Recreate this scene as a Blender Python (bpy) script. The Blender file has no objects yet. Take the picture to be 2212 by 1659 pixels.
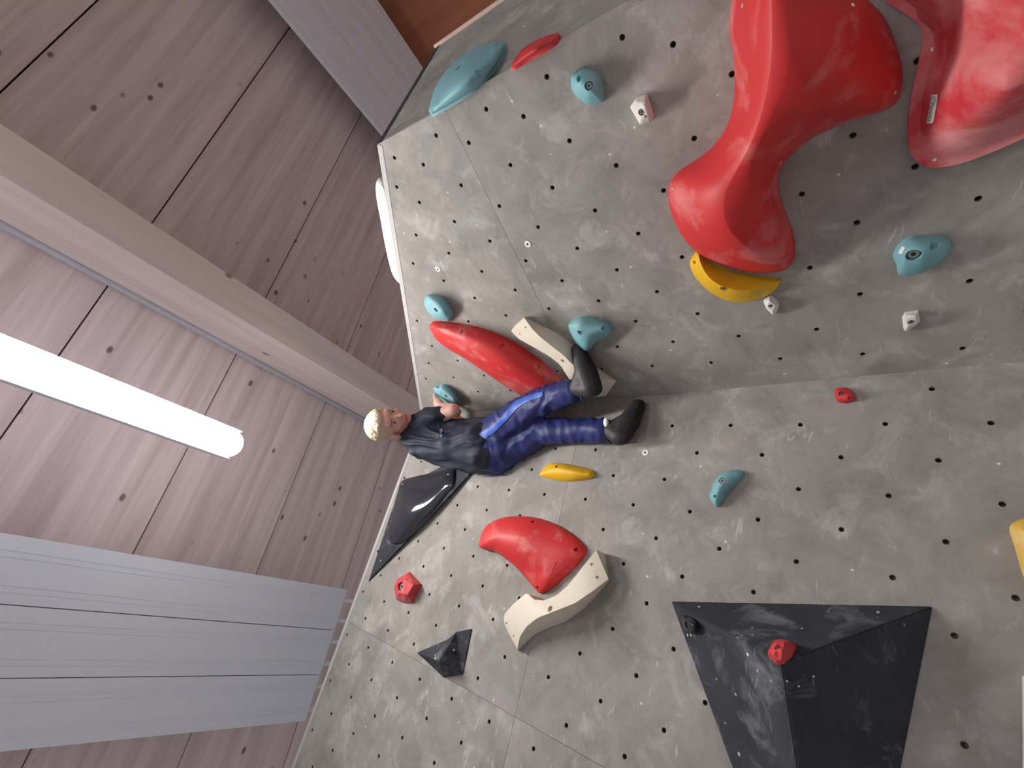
import bpy, bmesh, math, random
import numpy as np
from mathutils import Vector, Matrix
from mathutils.bvhtree import BVHTree
from mathutils.geometry import delaunay_2d_cdt
from mathutils import noise as mnoise
random.seed(4); np.random.seed(4)
SC = bpy.context.scene
COL = SC.collection
# ------------------------------------------------------------------ camera
F = 992.0; CX, CY = 1106.0, 829.5
CAMH = 1.55
O = np.array([0, 0, CAMH])
W = np.array([[-0.034919, -0.99939, 0.0], [0.614868, -0.021484, 0.788337], [-0.787857, 0.027528, 0.615243]])
cam_d = bpy.data.cameras.new('camera'); cam = bpy.data.objects.new('camera', cam_d); COL.objects.link(cam)
cam_d.sensor_fit = 'HORIZONTAL'; cam_d.sensor_width = 36.0; cam_d.lens = F / 2212 * 36.0
cam_d.clip_start = 0.02
mx = Matrix.Identity(4)
for i in range(3):
    mx[i][0] = W[i][0]; mx[i][1] = -W[i][1]; mx[i][2] = -W[i][2]; mx[i][3] = O[i]
cam.matrix_world = mx
SC.camera = cam
# ------------------------------------------------------------------ world, exposure
wd = bpy.data.worlds.new('hall_air'); SC.world = wd; wd.use_nodes = True
wd.node_tree.nodes['Background'].inputs[0].default_value = (0.95, 0.95, 1.0, 1)
wd.node_tree.nodes['Background'].inputs[1].default_value = 0.46
SC.view_settings.view_transform = 'Standard'; SC.view_settings.look = 'None'
SC.view_settings.gamma = 1.0; SC.view_settings.use_curve_mapping = False
SC.view_settings.exposure = 0.0
LAMP_STRENGTH = 97.0
# ------------------------------------------------------------------ geometry of the place
def ray(x, y):
    v = W @ np.array([(x - CX) / F, (y - CY) / F, 1.0]); return v / np.linalg.norm(v)
class Plane:
    def __init__(s, n, d): s.n = np.array(n, float) / np.linalg.norm(n); s.d = d      # n.(x-O) = d, n looks at the viewer
    def on(s, x, y, h=0.0):
        r = ray(x, y); return O + r * (s.d + h) / (s.n @ r)
    def hgt(s, p): return s.n @ (np.asarray(p) - O) - s.d
def plane3(a, b, c):
    n = np.cross(b - a, c - a); n /= np.linalg.norm(n); d = n @ (a - O)
    if d > 0: n, d = -n, -d
    return Plane(n, d)
PL = Plane((0.47757, -0.87356, 0.0939), -1.47716)
PR = Plane((-0.66706, -0.74498, -0.00547), -1.23127 * 1.013)
Z = np.array([0, 0, 1.0])
def inplane(P):
    h = np.cross(Z, P.n); h /= np.linalg.norm(h); v = np.cross(P.n, h); return h, v   # horizontal, upward
def unit(v): v = np.asarray(v, float); return v / np.linalg.norm(v)
UC = unit((-0.03296, -0.09504, 0.99493))
BD = np.array([0.47229903, -0.87878827, -0.06829934]); BD = unit(BD - UC * (BD @ UC)); DD = np.cross(BD, UC)
def ceil_pt(d, b, h): return O + DD * d + BD * b + UC * h
HC = 3.3
# ------------------------------------------------------------------ materials
def nmat(name, rough=0.6, spec=0.3):
    m = bpy.data.materials.new(name); m.use_nodes = True
    nt = m.node_tree; b = nt.nodes['Principled BSDF']
    b.inputs['Roughness'].default_value = rough; b.inputs['Specular IOR Level'].default_value = spec
    return m, nt, b
def N(nt, t, **kw):
    n = nt.nodes.new(t)
    for k, v in kw.items():
        if k.startswith('_'): setattr(n, k[1:], v)
        else: n.inputs[k.replace('__', ' ')].default_value = v
    return n
def coords(nt, scale=(1, 1, 1), rot=(0, 0, 0), src='Object'):
    tc = N(nt, 'ShaderNodeTexCoord'); mp = N(nt, 'ShaderNodeMapping')
    mp.inputs['Scale'].default_value = scale; mp.inputs['Rotation'].default_value = rot
    nt.links.new(tc.outputs[src], mp.inputs['Vector']); return mp.outputs['Vector']
def ramp(nt, sock, stops):
    r = N(nt, 'ShaderNodeValToRGB'); cr = r.color_ramp
    while len(cr.elements) < len(stops): cr.elements.new(0.5)
    for e, (p, c) in zip(cr.elements, stops):
        e.position = p; e.color = (c, c, c, 1) if isinstance(c, (int, float)) else (*c, 1)
    nt.links.new(sock, r.inputs['Fac']); return r.outputs['Color']
def mix(nt, fac, a, b, blend='MIX'):
    n = N(nt, 'ShaderNodeMix', _data_type='RGBA', _blend_type=blend)
    for i, v in ((0, fac), (6, a), (7, b)):
        if hasattr(v, 'node'): nt.links.new(v, n.inputs[i])
        else: n.inputs[i].default_value = v if i == 0 else (*v, 1)
    return n.outputs[2]
def noise(nt, vec, scale, detail=4, rough=0.5, dist=0.0):
    n = N(nt, 'ShaderNodeTexNoise', Scale=scale, Detail=detail, Roughness=rough, Distortion=dist)
    nt.links.new(vec, n.inputs['Vector']); return n.outputs['Fac']
def bump(nt, b, sock, strength, dist):
    n = N(nt, 'ShaderNodeBump', Strength=strength, Distance=dist)
    nt.links.new(sock, n.inputs['Height']); nt.links.new(n.outputs['Normal'], b.inputs['Normal'])
def mul(nt, a, b):
    n = N(nt, 'ShaderNodeMath', _operation='MULTIPLY')
    for i, v in enumerate((a, b)):
        if hasattr(v, 'node'): nt.links.new(v, n.inputs[i])
        else: n.inputs[i].default_value = v
    return n.outputs[0]
def chalky(name, base, dark, chalk, amount, rough=0.75, speck=0.5, grain=1.0):
    """sanded paint with smeared chalk, curved rubs and small light nicks"""
    m, nt, b = nmat(name, rough, 0.25)
    v = coords(nt)
    c = mix(nt, ramp(nt, noise(nt, v, 4.5, 9, 0.72, 0.4), [(0.34, 0.0), (0.66, 1.0)]), dark, base)
    sm = ramp(nt, noise(nt, v, 8.5, 9, 0.66, 0.7), [(0.52, 0.0), (0.72, 1.0)])
    c = mix(nt, mul(nt, sm, amount), c, chalk)
    st = coords(nt, (2.2, 9.0, 9.0), (0.3, 0.5, 0.9))
    sc_ = mul(nt, ramp(nt, noise(nt, st, 4.2, 5, 0.55, 1.4), [(0.61, 0.0), (0.67, 1.0)]), ramp(nt, noise(nt, v, 9.0, 2), [(0.50, 0.0), (0.60, 1.0)]))
    c = mix(nt, mul(nt, sc_, amount * 0.9), c, chalk)
    vo = N(nt, 'ShaderNodeTexVoronoi', Scale=17.0, Randomness=1.0); nt.links.new(v, vo.inputs['Vector'])
    sp = mul(nt, ramp(nt, vo.outputs['Distance'], [(0.045, 1.0), (0.075, 0.0)]), ramp(nt, noise(nt, v, 4.0, 2), [(0.46, 0.0), (0.56, 1.0)]))
    c = mix(nt, mul(nt, sp, speck), c, (0.78, 0.76, 0.72))
    nt.links.new(c, b.inputs['Base Color'])
    bump(nt, b, noise(nt, v, 420.0, 2), 0.25 * grain, 0.002)
    return m
def plastic(name, col, rough=0.55, chalk=0.25, tint=(0.9, 0.87, 0.85), sc=7.0, lo=0.52, hi=0.8):
    m, nt, b = nmat(name, rough, 0.35)
    v = coords(nt)
    c = mix(nt, noise(nt, v, 30.0, 3), tuple(x * 0.9 for x in col), tuple(min(1, x * 1.06) for x in col))
    c = mix(nt, mul(nt, ramp(nt, noise(nt, v, sc, 6, 0.6, 0.5), [(lo, 0.0), (hi, 1.0)]), chalk), c, tint)
    nt.links.new(c, b.inputs['Base Color'])
    bump(nt, b, noise(nt, v, 600.0, 2), 0.12, 0.001)
    return m
def plain(name, col, rough=0.5, metal=0.0, spec=0.4, var=0.08):
    m, nt, b = nmat(name, rough, spec)
    v = coords(nt)
    c = mix(nt, noise(nt, v, 25.0, 3), tuple(x * (1 - var) for x in col), tuple(min(1, x * (1 + var)) for x in col))
    nt.links.new(c, b.inputs['Base Color']); b.inputs['Metallic'].default_value = metal
    return m
def wood(name, base, dark, knot, axis, sc=1.0, knots=5.0):
    """long grain along local axis with dark knots"""
    m, nt, b = nmat(name, 0.7, 0.2)
    s = [9.0 * sc] * 3; s[axis] = 0.45 * sc
    v = coords(nt, tuple(s))
    c = mix(nt, ramp(nt, noise(nt, v, 1.6, 6, 0.6, 0.4), [(0.32, 0.0), (0.68, 1.0)]), dark, base)
    c = mix(nt, mul(nt, ramp(nt, noise(nt, v, 5.0, 4, 0.6), [(0.55, 0.0), (0.75, 1.0)]), 0.35), c, dark)
    k = [knots] * 3; k[axis] = knots * 0.62
    vk = coords(nt, tuple(k))
    vo = N(nt, 'ShaderNodeTexVoronoi', Scale=1.0, Randomness=1.0); nt.links.new(vk, vo.inputs['Vector'])
    sep = N(nt, 'ShaderNodeSeparateColor'); nt.links.new(vo.outputs['Color'], sep.inputs[0])
    some = ramp(nt, sep.outputs[0], [(0.42, 0.0), (0.5, 1.0)])
    kn = mul(nt, ramp(nt, vo.outputs['Distance'], [(0.07, 1.0), (0.13, 0.0)]), some)
    c = mix(nt, mul(nt, kn, 0.85), c, knot)
    nt.links.new(c, b.inputs['Base Color'])
    bump(nt, b, noise(nt, v, 4.0, 3), 0.1, 0.003)
    return m
M = {}
M['wall'] = chalky('grey_wall_paint', (0.345, 0.325, 0.302), (0.215, 0.203, 0.189), (0.58, 0.57, 0.56), 0.46, speck=0.75)
M['trim'] = plain('edge_strip', (0.42, 0.41, 0.40), 0.6)
M['back'] = plain('backing_ply', (0.05, 0.045, 0.04), 0.8)
M['nut'] = plain('zinc_insert', (0.10, 0.092, 0.085), 0.45, 0.5)
M['volume'] = chalky('charcoal_volume_paint', (0.044, 0.047, 0.058), (0.022, 0.024, 0.031), (0.25, 0.26, 0.275), 0.6, speck=0.9)
M['red'] = plastic('red_fibreglass', (0.55, 0.028, 0.030), 0.5, 0.5, (0.82, 0.52, 0.50))
M['redchalk'] = plastic('chalked_red_fibreglass', (0.55, 0.035, 0.045), 0.5, 0.6, (0.85, 0.50, 0.50), 6.0, 0.40, 0.68)
M['redhold'] = plastic('red_resin', (0.56, 0.030, 0.038), 0.55, 0.25, (0.85, 0.5, 0.48))
M['redpale'] = plastic('chalked_red_resin', (0.52, 0.055, 0.065), 0.6, 0.45, (0.85, 0.55, 0.52))
M['teal'] = plastic('teal_resin', (0.185, 0.400, 0.445), 0.55, 0.25, (0.65, 0.78, 0.80))
M['yellow'] = plastic('yellow_resin', (0.72, 0.42, 0.012), 0.5, 0.08, (0.9, 0.8, 0.5))
M['yellowpale'] = plastic('chalked_yellow_resin', (0.70, 0.45, 0.08), 0.6, 0.75, (0.85, 0.76, 0.6), 6.0, 0.45, 0.65)
M['cream'] = plastic('cream_resin', (0.70, 0.64, 0.53), 0.6, 0.1, (0.85, 0.8, 0.72))
M['white'] = plastic('white_resin', (0.74, 0.71, 0.68), 0.6, 0.1)
M['black'] = plain('black_resin', (0.016, 0.017, 0.022), 0.35)
M['gloss'] = plain('glossy_black_fibreglass', (0.020, 0.022, 0.030), 0.10, 0, 0.6)
M['steel'] = plain('bolt_steel', (0.42, 0.41, 0.39), 0.35, 0.85)
M['dark'] = plain('socket_shadow_steel', (0.03, 0.03, 0.03), 0.5, 0.5)
M['screw'] = plain('screw_steel', (0.70, 0.68, 0.65), 0.35, 0.6)
M['wood'] = wood('whitewashed_spruce_boards', (0.82, 0.69, 0.675), (0.58, 0.47, 0.455), (0.12, 0.085, 0.08), 1, 1.0, 7.5)
M['beam'] = wood('glulam_spruce', (0.80, 0.69, 0.655), (0.68, 0.57, 0.54), (0.16, 0.11, 0.10), 0, 1.0, 6.0)
M['sheet'] = plain('grey_white_sheet_metal', (0.78, 0.82, 0.88), 0.5, 0.0, 0.3, 0.03)
M['conduit'] = plain('grey_conduit', (0.48, 0.48, 0.52), 0.5)
M['floor'] = plain('floor_mat', (0.62, 0.60, 0.60), 0.8)
M['sign'] = plain('white_board', (0.80, 0.79, 0.74), 0.5)
def emis(name, col, s):
    m = bpy.data.materials.new(name); m.use_nodes = True; nt = m.node_tree
    nt.nodes.remove(nt.nodes['Principled BSDF'])
    e = N(nt, 'ShaderNodeEmission', Strength=s); e.inputs[0].default_value = (*col, 1)
    nt.links.new(e.outputs[0], nt.nodes['Material Output'].inputs[0]); return m
M['lamp'] = emis('lamp_diffuser_light', (1.0, 0.96, 0.93), LAMP_STRENGTH)
M['added_uplight'] = emis('added_ceiling_fill', (0.90, 0.88, 1.0), 9.0)  # added emitter that brightens the ceiling above the lamps
# ------------------------------------------------------------------ object helpers
def link(name, me, mat, parent=None, origin=None):
    o = bpy.data.objects.new(name, me); COL.objects.link(o)
    if mat is not None and not me.materials: me.materials.append(mat)
    o.location = Vector(origin)
    if parent is not None:
        o.parent = parent; o.matrix_parent_inverse = wmat(parent).inverted()
    return o
def wmat(p):
    m = p.matrix_basis.copy()
    return wmat(p.parent) @ p.matrix_parent_inverse @ m if p.parent else m
def mk(name, V, Fc, mat, parent=None, origin=None, smooth=False):
    """a mesh from world-space points; the origin is its base point"""
    V = np.asarray(V, float)
    if origin is None: origin = V.mean(0)
    me = bpy.data.meshes.new(name)
    me.from_pydata((V - np.asarray(origin)).tolist(), [], [list(map(int, f)) for f in Fc]); me.update()
    bm = bmesh.new(); bm.from_mesh(me); bmesh.ops.recalc_face_normals(bm, faces=bm.faces); bm.to_mesh(me); bm.free()
    if smooth: me.shade_smooth()
    return link(name, me, mat, parent, origin)
def tag(o, label=None, cat=None, group=None, kind=None):
    if label: o['label'] = label
    if cat: o['category'] = cat
    if group: o['group'] = group
    if kind: o['kind'] = kind
    return o
def empty(name, loc):
    o = bpy.data.objects.new(name, None); COL.objects.link(o); o.location = Vector(loc); o.empty_display_size = 0.05; return o
def box_vf(c, ax, half):
    c = np.asarray(c); ax = [np.asarray(a) for a in ax]; V = []
    for i in (-1, 1):
        for j in (-1, 1):
            for k in (-1, 1): V.append(c + ax[0] * half[0] * i + ax[1] * half[1] * j + ax[2] * half[2] * k)
    return V, [(0, 1, 3, 2), (4, 6, 7, 5), (0, 4, 5, 1), (2, 3, 7, 6), (0, 2, 6, 4), (1, 5, 7, 3)]
def tube_vf(p, q, r, n=12, r2=None, caps=True):
    p, q = np.asarray(p), np.asarray(q); d = unit(q - p); r2 = r if r2 is None else r2
    a = unit(np.cross(d, (0.3, 0.5, 0.81))); b = np.cross(d, a); V = []
    for c, rr in ((p, r), (q, r2)):
        for i in range(n):
            t = 2 * math.pi * i / n; V.append(c + rr * (a * math.cos(t) + b * math.sin(t)))
    Fc = [(i, (i + 1) % n, n + (i + 1) % n, n + i) for i in range(n)]
    if caps: Fc += [tuple(range(n)), tuple(range(n, 2 * n))]
    return V, Fc
def join_vf(parts):
    V, Fc = [], []
    for v, f in parts:
        k = len(V); V += list(v); Fc += [tuple(i + k for i in x) for x in f]
    return V, Fc
# ================================================================== SETTING
ft_size = 7.0
V, Fc = box_vf((0, 0, -0.15), np.eye(3), (ft_size, ft_size, 0.15))
tag(mk('floor', V, Fc, M['floor']), 'blue grey padded floor mat below the climbing wall', 'floor', kind='structure')
# --- climbing wall faces
hL, vL = inplane(PL); hR, vR = inplane(PR)
arete_top = PR.on(815, 312)
cdir = np.cross(PL.n, PR.n); cdir = cdir / np.linalg.norm(cdir) * np.sign(cdir[2])
def crease_at(z):
    A = np.array([PL.n, PR.n, Z]); return O + np.linalg.solve(A, [PL.d, PR.d, z - O[2]])
ctop = crease_at(PL.on(913, 895)[2])
Ltop = PL.on(640, 1659); sgn = np.sign((Ltop - ctop) @ hL)
Lfar = ctop + hL * sgn * 3.4
def down(P, p):           # follow the plane's fall line to the floor
    h, v = inplane(P); return p - v * (p[2] / v[2])
HOLE_R = 0.0068
t_nut_mesh = None
def tnut_mesh():
    me = bpy.data.meshes.new('t_nut'); bm = bmesh.new(); n = 12; rings = []
    for r, z in ((HOLE_R * 1.02, -0.0035), (HOLE_R * 0.78, -0.0035), (HOLE_R * 0.72, -0.0185)):
        rings.append([bm.verts.new((r * math.cos(2 * math.pi * i / n), r * math.sin(2 * math.pi * i / n), z)) for i in range(n)])
    for a, b in zip(rings, rings[1:]):
        for i in range(n): bm.faces.new((a[i], a[(i + 1) % n], b[(i + 1) % n], b[i]))
    bm.faces.new(rings[-1]); bm.to_mesh(me); bm.free(); me.materials.append(M['nut']); return me
TN = tnut_mesh()
def frame(n, h=None):
    n = unit(n); h = unit(np.cross((0.0, 0.0, 1.0), n)) if h is None else h
    m = Matrix.Identity(4); v = np.cross(n, h)
    for i in range(3): m[i][0] = h[i]; m[i][1] = v[i]; m[i][2] = n[i]
    return m
def holed_panel(name, P, poly, holes, mat, parent, thick=0.018):
    """flat sheet with real round holes and edges"""
    h, v = inplane(P); o = np.mean(poly, 0)
    to2 = lambda p: (float((p - o) @ h), float((p - o) @ v))
    bm = bmesh.new(); pts = []; segs = []; loops2 = []
    def add_loop(q):
        k = len(pts); pts.extend(Vector(x) for x in q); n_ = len(q)
        segs.extend((k + i, k + (i + 1) % n_) for i in range(n_)); loops2.append(list(range(k, k + n_)))
    add_loop([to2(np.asarray(p)) for p in poly]); H2 = [to2(c) for c in holes]
    for x, y in H2: add_loop([(x + HOLE_R * math.cos(t), y + HOLE_R * math.sin(t)) for t in np.linspace(0, 2 * math.pi, 14, endpoint=False)])
    cv, ce, cf, ov, oe, of = delaunay_2d_cdt(pts, segs, [], 0, 1e-6)
    where = {}
    bv = [bm.verts.new((p.x, p.y, 0)) for p in cv]
    for i, src in enumerate(ov):
        for k in src: where[k] = bv[i]
    outer = [np.array(pts[i]) for i in loops2[0]]
    def in_out(c):
        r = False; n_ = len(outer)
        for i in range(n_):
            a_, b_ = outer[i], outer[(i + 1) % n_]
            if (a_[1] > c[1]) != (b_[1] > c[1]) and c[0] < (b_[0] - a_[0]) * (c[1] - a_[1]) / (b_[1] - a_[1]) + a_[0]: r = not r
        return r
    HA = np.array(H2) if H2 else np.zeros((0, 2))
    for f in cf:
        c = np.mean([np.array(cv[i]) for i in f], 0)
        if not in_out(c): continue
        if len(HA) and ((HA - c) ** 2).sum(1).min() < (HOLE_R * 0.97) ** 2 and all(((HA - np.array(cv[i])) ** 2).sum(1).min() < (HOLE_R * 1.05) ** 2 for i in f): continue
        fc = bm.faces.new([bv[i] for i in f])
    bm.normal_update()
    for f in bm.faces:
        if f.normal.z < 0: f.normal_flip()
    loops = [[where[k] for k in l] for l in loops2]
    for l in loops:
        lo = [bm.verts.new((a.co.x, a.co.y, -thick)) for a in l]
        for i in range(len(l)):
            j = (i + 1) % len(l); bm.faces.new((l[i], l[j], lo[j], lo[i]))
    me = bpy.data.meshes.new(name); bm.to_mesh(me); bm.free()
    ob = link(name, me, mat, parent, o); ob.rotation_euler = frame(P.n, h).to_euler(); return ob
def inside(poly, p, P, margin):
    h, v = inplane(P); q = np.array([(a @ h, a @ v) for a in poly]); x = np.array([p @ h, p @ v]); c = q.mean(0)
    for i in range(len(q)):
        a, b = q[i], q[(i + 1) % len(q)]; e = b - a; nrm = np.array([-e[1], e[0]]) / np.linalg.norm(e)
        if nrm @ (c - a) < 0: nrm = -nrm
        if nrm @ (x - a) < margin: return False
    return True
def project(p):
    q = W.T @ (np.asarray(p) - O); return (CX + F * q[0] / q[2], CY + F * q[1] / q[2]) if q[2] > 0.05 else (1e6, 1e6)
def in_frame(p, m=60):
    x, y = project(p); return -m < x < 2212 + m and -m < y < 1659 + m
def clip_poly(poly, pt, nrm, keep):      # half-plane clip in 3-D, keep side where keep*(x-pt).nrm > 0
    out = []
    s = [keep * ((p - pt) @ nrm) for p in poly]
    for i in range(len(poly)):
        a, b, sa, sb = poly[i], poly[(i + 1) % len(poly)], s[i], s[(i + 1) % len(poly)]
        if sa >= 0: out.append(a)
        if (sa >= 0) != (sb >= 0): out.append(a + (b - a) * sa / (sa - sb))
    return out
def backing(name, P, poly, label):
    """the timber frame sheet behind the panels carries the wall's name"""
    c = np.mean(poly, 0); fr = [p - P.n * 0.030 for p in poly]; bk = [p - P.n * 0.070 for p in poly]; n = len(poly)
    Vv = fr + bk; Ff = [tuple(range(n)), tuple(range(2 * n - 1, n - 1, -1))] + [(i, (i + 1) % n, n + (i + 1) % n, n + i) for i in range(n)]
    return tag(mk(name, Vv, Ff, M['back']), label, 'wall', kind='structure')
def add_wall(name, label, P, poly, cuts, holes, extra=()):
    w = backing(name, P, poly, label)
    polys = [poly]
    for pt, nr in cuts:
        nxt = []
        for q in polys:
            for k in (1, -1):
                c = clip_poly(q, pt + nr * k * 0.0006, nr, k)
                if len(c) > 2: nxt.append(c)
        polys = nxt
    for q in polys:
        hs = [p for p in holes if inside(q, p, P, 0.02)]
        holed_panel('panel', P, q, hs, M['wall'], w)
        for p in hs:
            o = link('t_nut', TN, None, w, p); o.rotation_euler = frame(P.n).to_euler()
    return w
Lpoly = [ctop, Lfar, down(PL, Lfar), crease_at(0.0)]
Rpoly = [ctop, arete_top, down(PR, arete_top), crease_at(0.0)]
La, Lb, Lt = [np.array(x) for x in ((0.09223, 0.03972, -0.09954), (-0.08323, -0.0562, -0.09954), (-0.42061, 1.49004, 0.27003))]
Ra, Rb, Rt = [np.array(x) * 1.013 for x in ((0.07485, -0.06629, -0.09998), (-0.07412, 0.0671, -0.09998), (0.41769, 1.27203, 0.9147))]
Lh = [O + Lt + La * i + Lb * j for i in range(-22, 16) for j in range(-22, 16)]
Lh = [p for p in Lh if in_frame(p) and inside(Lpoly, p, PL, 0.05)]
Rh = [O + Rt + Ra * i + Rb * j for i in range(-22, 16) for j in range(-22, 16)]
Rh = [p for p in Rh if in_frame(p) and inside(Rpoly, p, PR, 0.055)]
for x, y in ((1344, 81), (1181, 166), (1050, 236), (942, 293), (852, 341), (857, 404), (901, 693)):
    q = PR.on(x, y); Rh = [p for p in Rh if np.linalg.norm(p - q) > 0.075] + [q]
Rh = [p for p in Rh if min(np.linalg.norm(p - PR.on(x, y)) for x, y in ((1140, 527), (946, 581))) > 0.03]
Lh = [p for p in Lh if np.linalg.norm(p - PL.on(1394, 978)) > 0.05]
Lseam = PL.on(1168, 1300); Lvs = PL.on(1040, 1507); Rseam = PR.on(1066, 450)
wallL = add_wall('wall_left', 'chalk marked grey climbing wall face left of the inner corner', PL, Lpoly, [(Lseam, vL), (Lvs, hL)], Lh)
wallR = add_wall('wall_right', 'chalk marked grey climbing wall face right of the inner corner, sloping top', PR, Rpoly, [(Rseam, vR)], Rh)
# --- narrow face behind the outer edge
r_ = ray(940, 105); q_ = O + r_ * (arete_top[2] - O[2]) / r_[2]
sdir = unit(q_ - arete_top)
PS = plane3(arete_top, q_, arete_top - Z)
Spoly = [arete_top, q_, np.array([q_[0], q_[1], 0.0]), np.array([arete_top[0], arete_top[1], 0.0])]
hS, vS = inplane(PS)
Sseam = PS.on(1255, 40)
wallS = add_wall('wall_side', 'narrow shaded grey wall face behind the outer edge', PS, Spoly, [(Sseam, sdir)], [])
# --- thin pale strips along the top edges and the far corner
def strip(name, P, a, b, w, lift, label, mat=None):
    a, b = np.asarray(a), np.asarray(b); d = unit(b - a); u = unit(np.cross(P.n, d)); u = u if u[2] > 0 else -u
    c = (a + b) / 2 - u * (w / 2) + P.n * (lift - 0.01)
    V, Fc = box_vf(c, (d, u, P.n), (np.linalg.norm(b - a) / 2, w / 2, 0.01))
    return tag(mk(name, V, Fc, mat or M['trim']), label, 'trim', kind='structure')
strip('trim_1', PL, ctop, Lfar, 0.022, 0.0012, 'thin pale strip along the top of the left wall face')
strip('trim_2', PR, ctop, arete_top, 0.020, 0.0012, 'thin pale strip along the sloping top of the right wall face')
strip('trim_3', PS, arete_top, q_, 0.026, 0.0012, 'thin dark strip along the top of the narrow side face', M['volume'])
V, Fc = box_vf((q_ + np.array([q_[0], q_[1], 0])) / 2 + sdir * 0.006, (sdir, PS.n, Z), (0.006, 0.010, q_[2] / 2))
tag(mk('trim_4', V, Fc, plain('raw_plywood_edge', (0.62, 0.47, 0.40), 0.6)), 'thin raw plywood strip on the far edge of the narrow side face', 'trim', kind='structure')
# --- ceiling: boards as pieces under a roof deck
ROOF_D = (-7.0, 4.5)
deck_c = ceil_pt((ROOF_D[0] + ROOF_D[1]) / 2, -0.6, HC + 0.06)
V, Fc = box_vf(deck_c, (DD, BD, UC), ((ROOF_D[1] - ROOF_D[0]) / 2, 5.4, 0.03))
ceil = tag(mk('ceiling', V, Fc, M['back']), 'knotty whitewashed timber board ceiling above the wall', 'ceiling', kind='structure')
edges_b = [(0.24 + 0.7028 * k) * HC / 3.0 for k in range(-8, 6)]
def board(b0, b1, k):
    g = 0.004; rr = random.Random(k)
    c = ceil_pt((ROOF_D[0] + ROOF_D[1]) / 2, (b0 + b1) / 2, HC + 0.015)
    me = bpy.data.meshes.new('board')
    hx, hy, hz = (ROOF_D[1] - ROOF_D[0]) / 2, (b1 - b0) / 2 - g, 0.015 + rr.uniform(-0.0015, 0.0015)
    sh = rr.uniform(0, 40)
    # local y runs along the board so that the grain follows it; texture offset comes from the piece's own origin
    V, Fc = box_vf((0, 0, 0), np.eye(3), (hy, hx, hz))
    V = [v + np.array([0, sh, 0]) for v in V]
    me.from_pydata([tuple(v) for v in V], [], Fc)
    bm = bmesh.new(); bm.from_mesh(me); bmesh.ops.recalc_face_normals(bm, faces=bm.faces); bm.to_mesh(me); bm.free()
    o = link('board', me, M['wood'], ceil, c - DD * sh)
    m = Matrix.Identity(4)
    for i in range(3): m[i][0] = BD[i]; m[i][1] = DD[i]; m[i][2] = -UC[i] if np.linalg.det(np.array([BD, DD, UC])) < 0 else UC[i]
    o.rotation_euler = m.to_euler()
for k, (a, b) in enumerate(zip(edges_b, edges_b[1:])): board(a, b, k)
M['hallwood'] = wood('brown_hall_boards', (0.52, 0.20, 0.115), (0.38, 0.14, 0.08), (0.06, 0.03, 0.02), 2, 1.0, 4.0)
def hall_wall(name, c, ax, half, label):
    V, Fc = box_vf(c, ax, half); tag(mk(name, V, Fc, M['hallwood']), label, 'wall', kind='structure')
bh = unit(BD - (BD @ Z) * Z); dh = unit(np.cross(Z, bh)); dh = dh if dh @ DD > 0 else -dh
hall_wall('wall_far', O + bh * -1.3 + dh * -4.66 + Z * 1.07, (bh, dh, Z), (3.0, 0.05, 2.63), 'brown timber hall wall beyond the narrow side face')
# --- glulam beam, conduit
def ceiling_bar(name, d0, d1, b0, b1, h0, h1, mat, parent=None):
    me = bpy.data.meshes.new(name)
    V, Fc = box_vf((0, 0, 0), np.eye(3), (abs(b1 - b0) / 2, abs(d1 - d0) / 2, abs(h1 - h0) / 2))
    me.from_pydata([tuple(v) for v in V], [], Fc)
    bm = bmesh.new(); bm.from_mesh(me); bmesh.ops.recalc_face_normals(bm, faces=bm.faces); bm.to_mesh(me); bm.free()
    c = ceil_pt((d0 + d1) / 2, (b0 + b1) / 2, (h0 + h1) / 2)
    o = link(name, me, mat, parent, c); m = Matrix.Identity(4)
    for i in range(3): m[i][0] = BD[i]; m[i][1] = DD[i]; m[i][2] = np.cross(BD, DD)[i]
    o.rotation_euler = m.to_euler(); return o
hb = 0.8377 * HC
tag(ceiling_bar('roof_beam', -0.484 * hb, -0.413 * hb, -5.5, 4.0, hb, HC, M['beam']), 'pale glulam timber beam spanning the ceiling beside the conduit', 'beam')
pd, ph = -0.347 * (HC - 0.035) + 0.004, HC - 0.035
V, Fc = tube_vf(ceil_pt(pd, -5.5, ph), ceil_pt(pd, 4.0, ph), 0.019, 14)
cd = empty('conduit', ceil_pt(pd, -2, ph)); tag(cd, 'thin grey conduit pipe running along the timber beam under the ceiling', 'pipe')
mk('pipe', V, Fc, M['conduit'], cd, smooth=True)
for b in (-3.2, -1.48, 0.2, 1.9):
    V, Fc = join_vf([tube_vf(ceil_pt(pd, b - 0.012, ph), ceil_pt(pd, b + 0.012, ph), 0.024, 14), box_vf(ceil_pt(pd, b, ph + 0.02), (BD, DD, UC), (0.012, 0.03, 0.012))])
    mk('clip', V, Fc, M['conduit'], cd)
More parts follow.
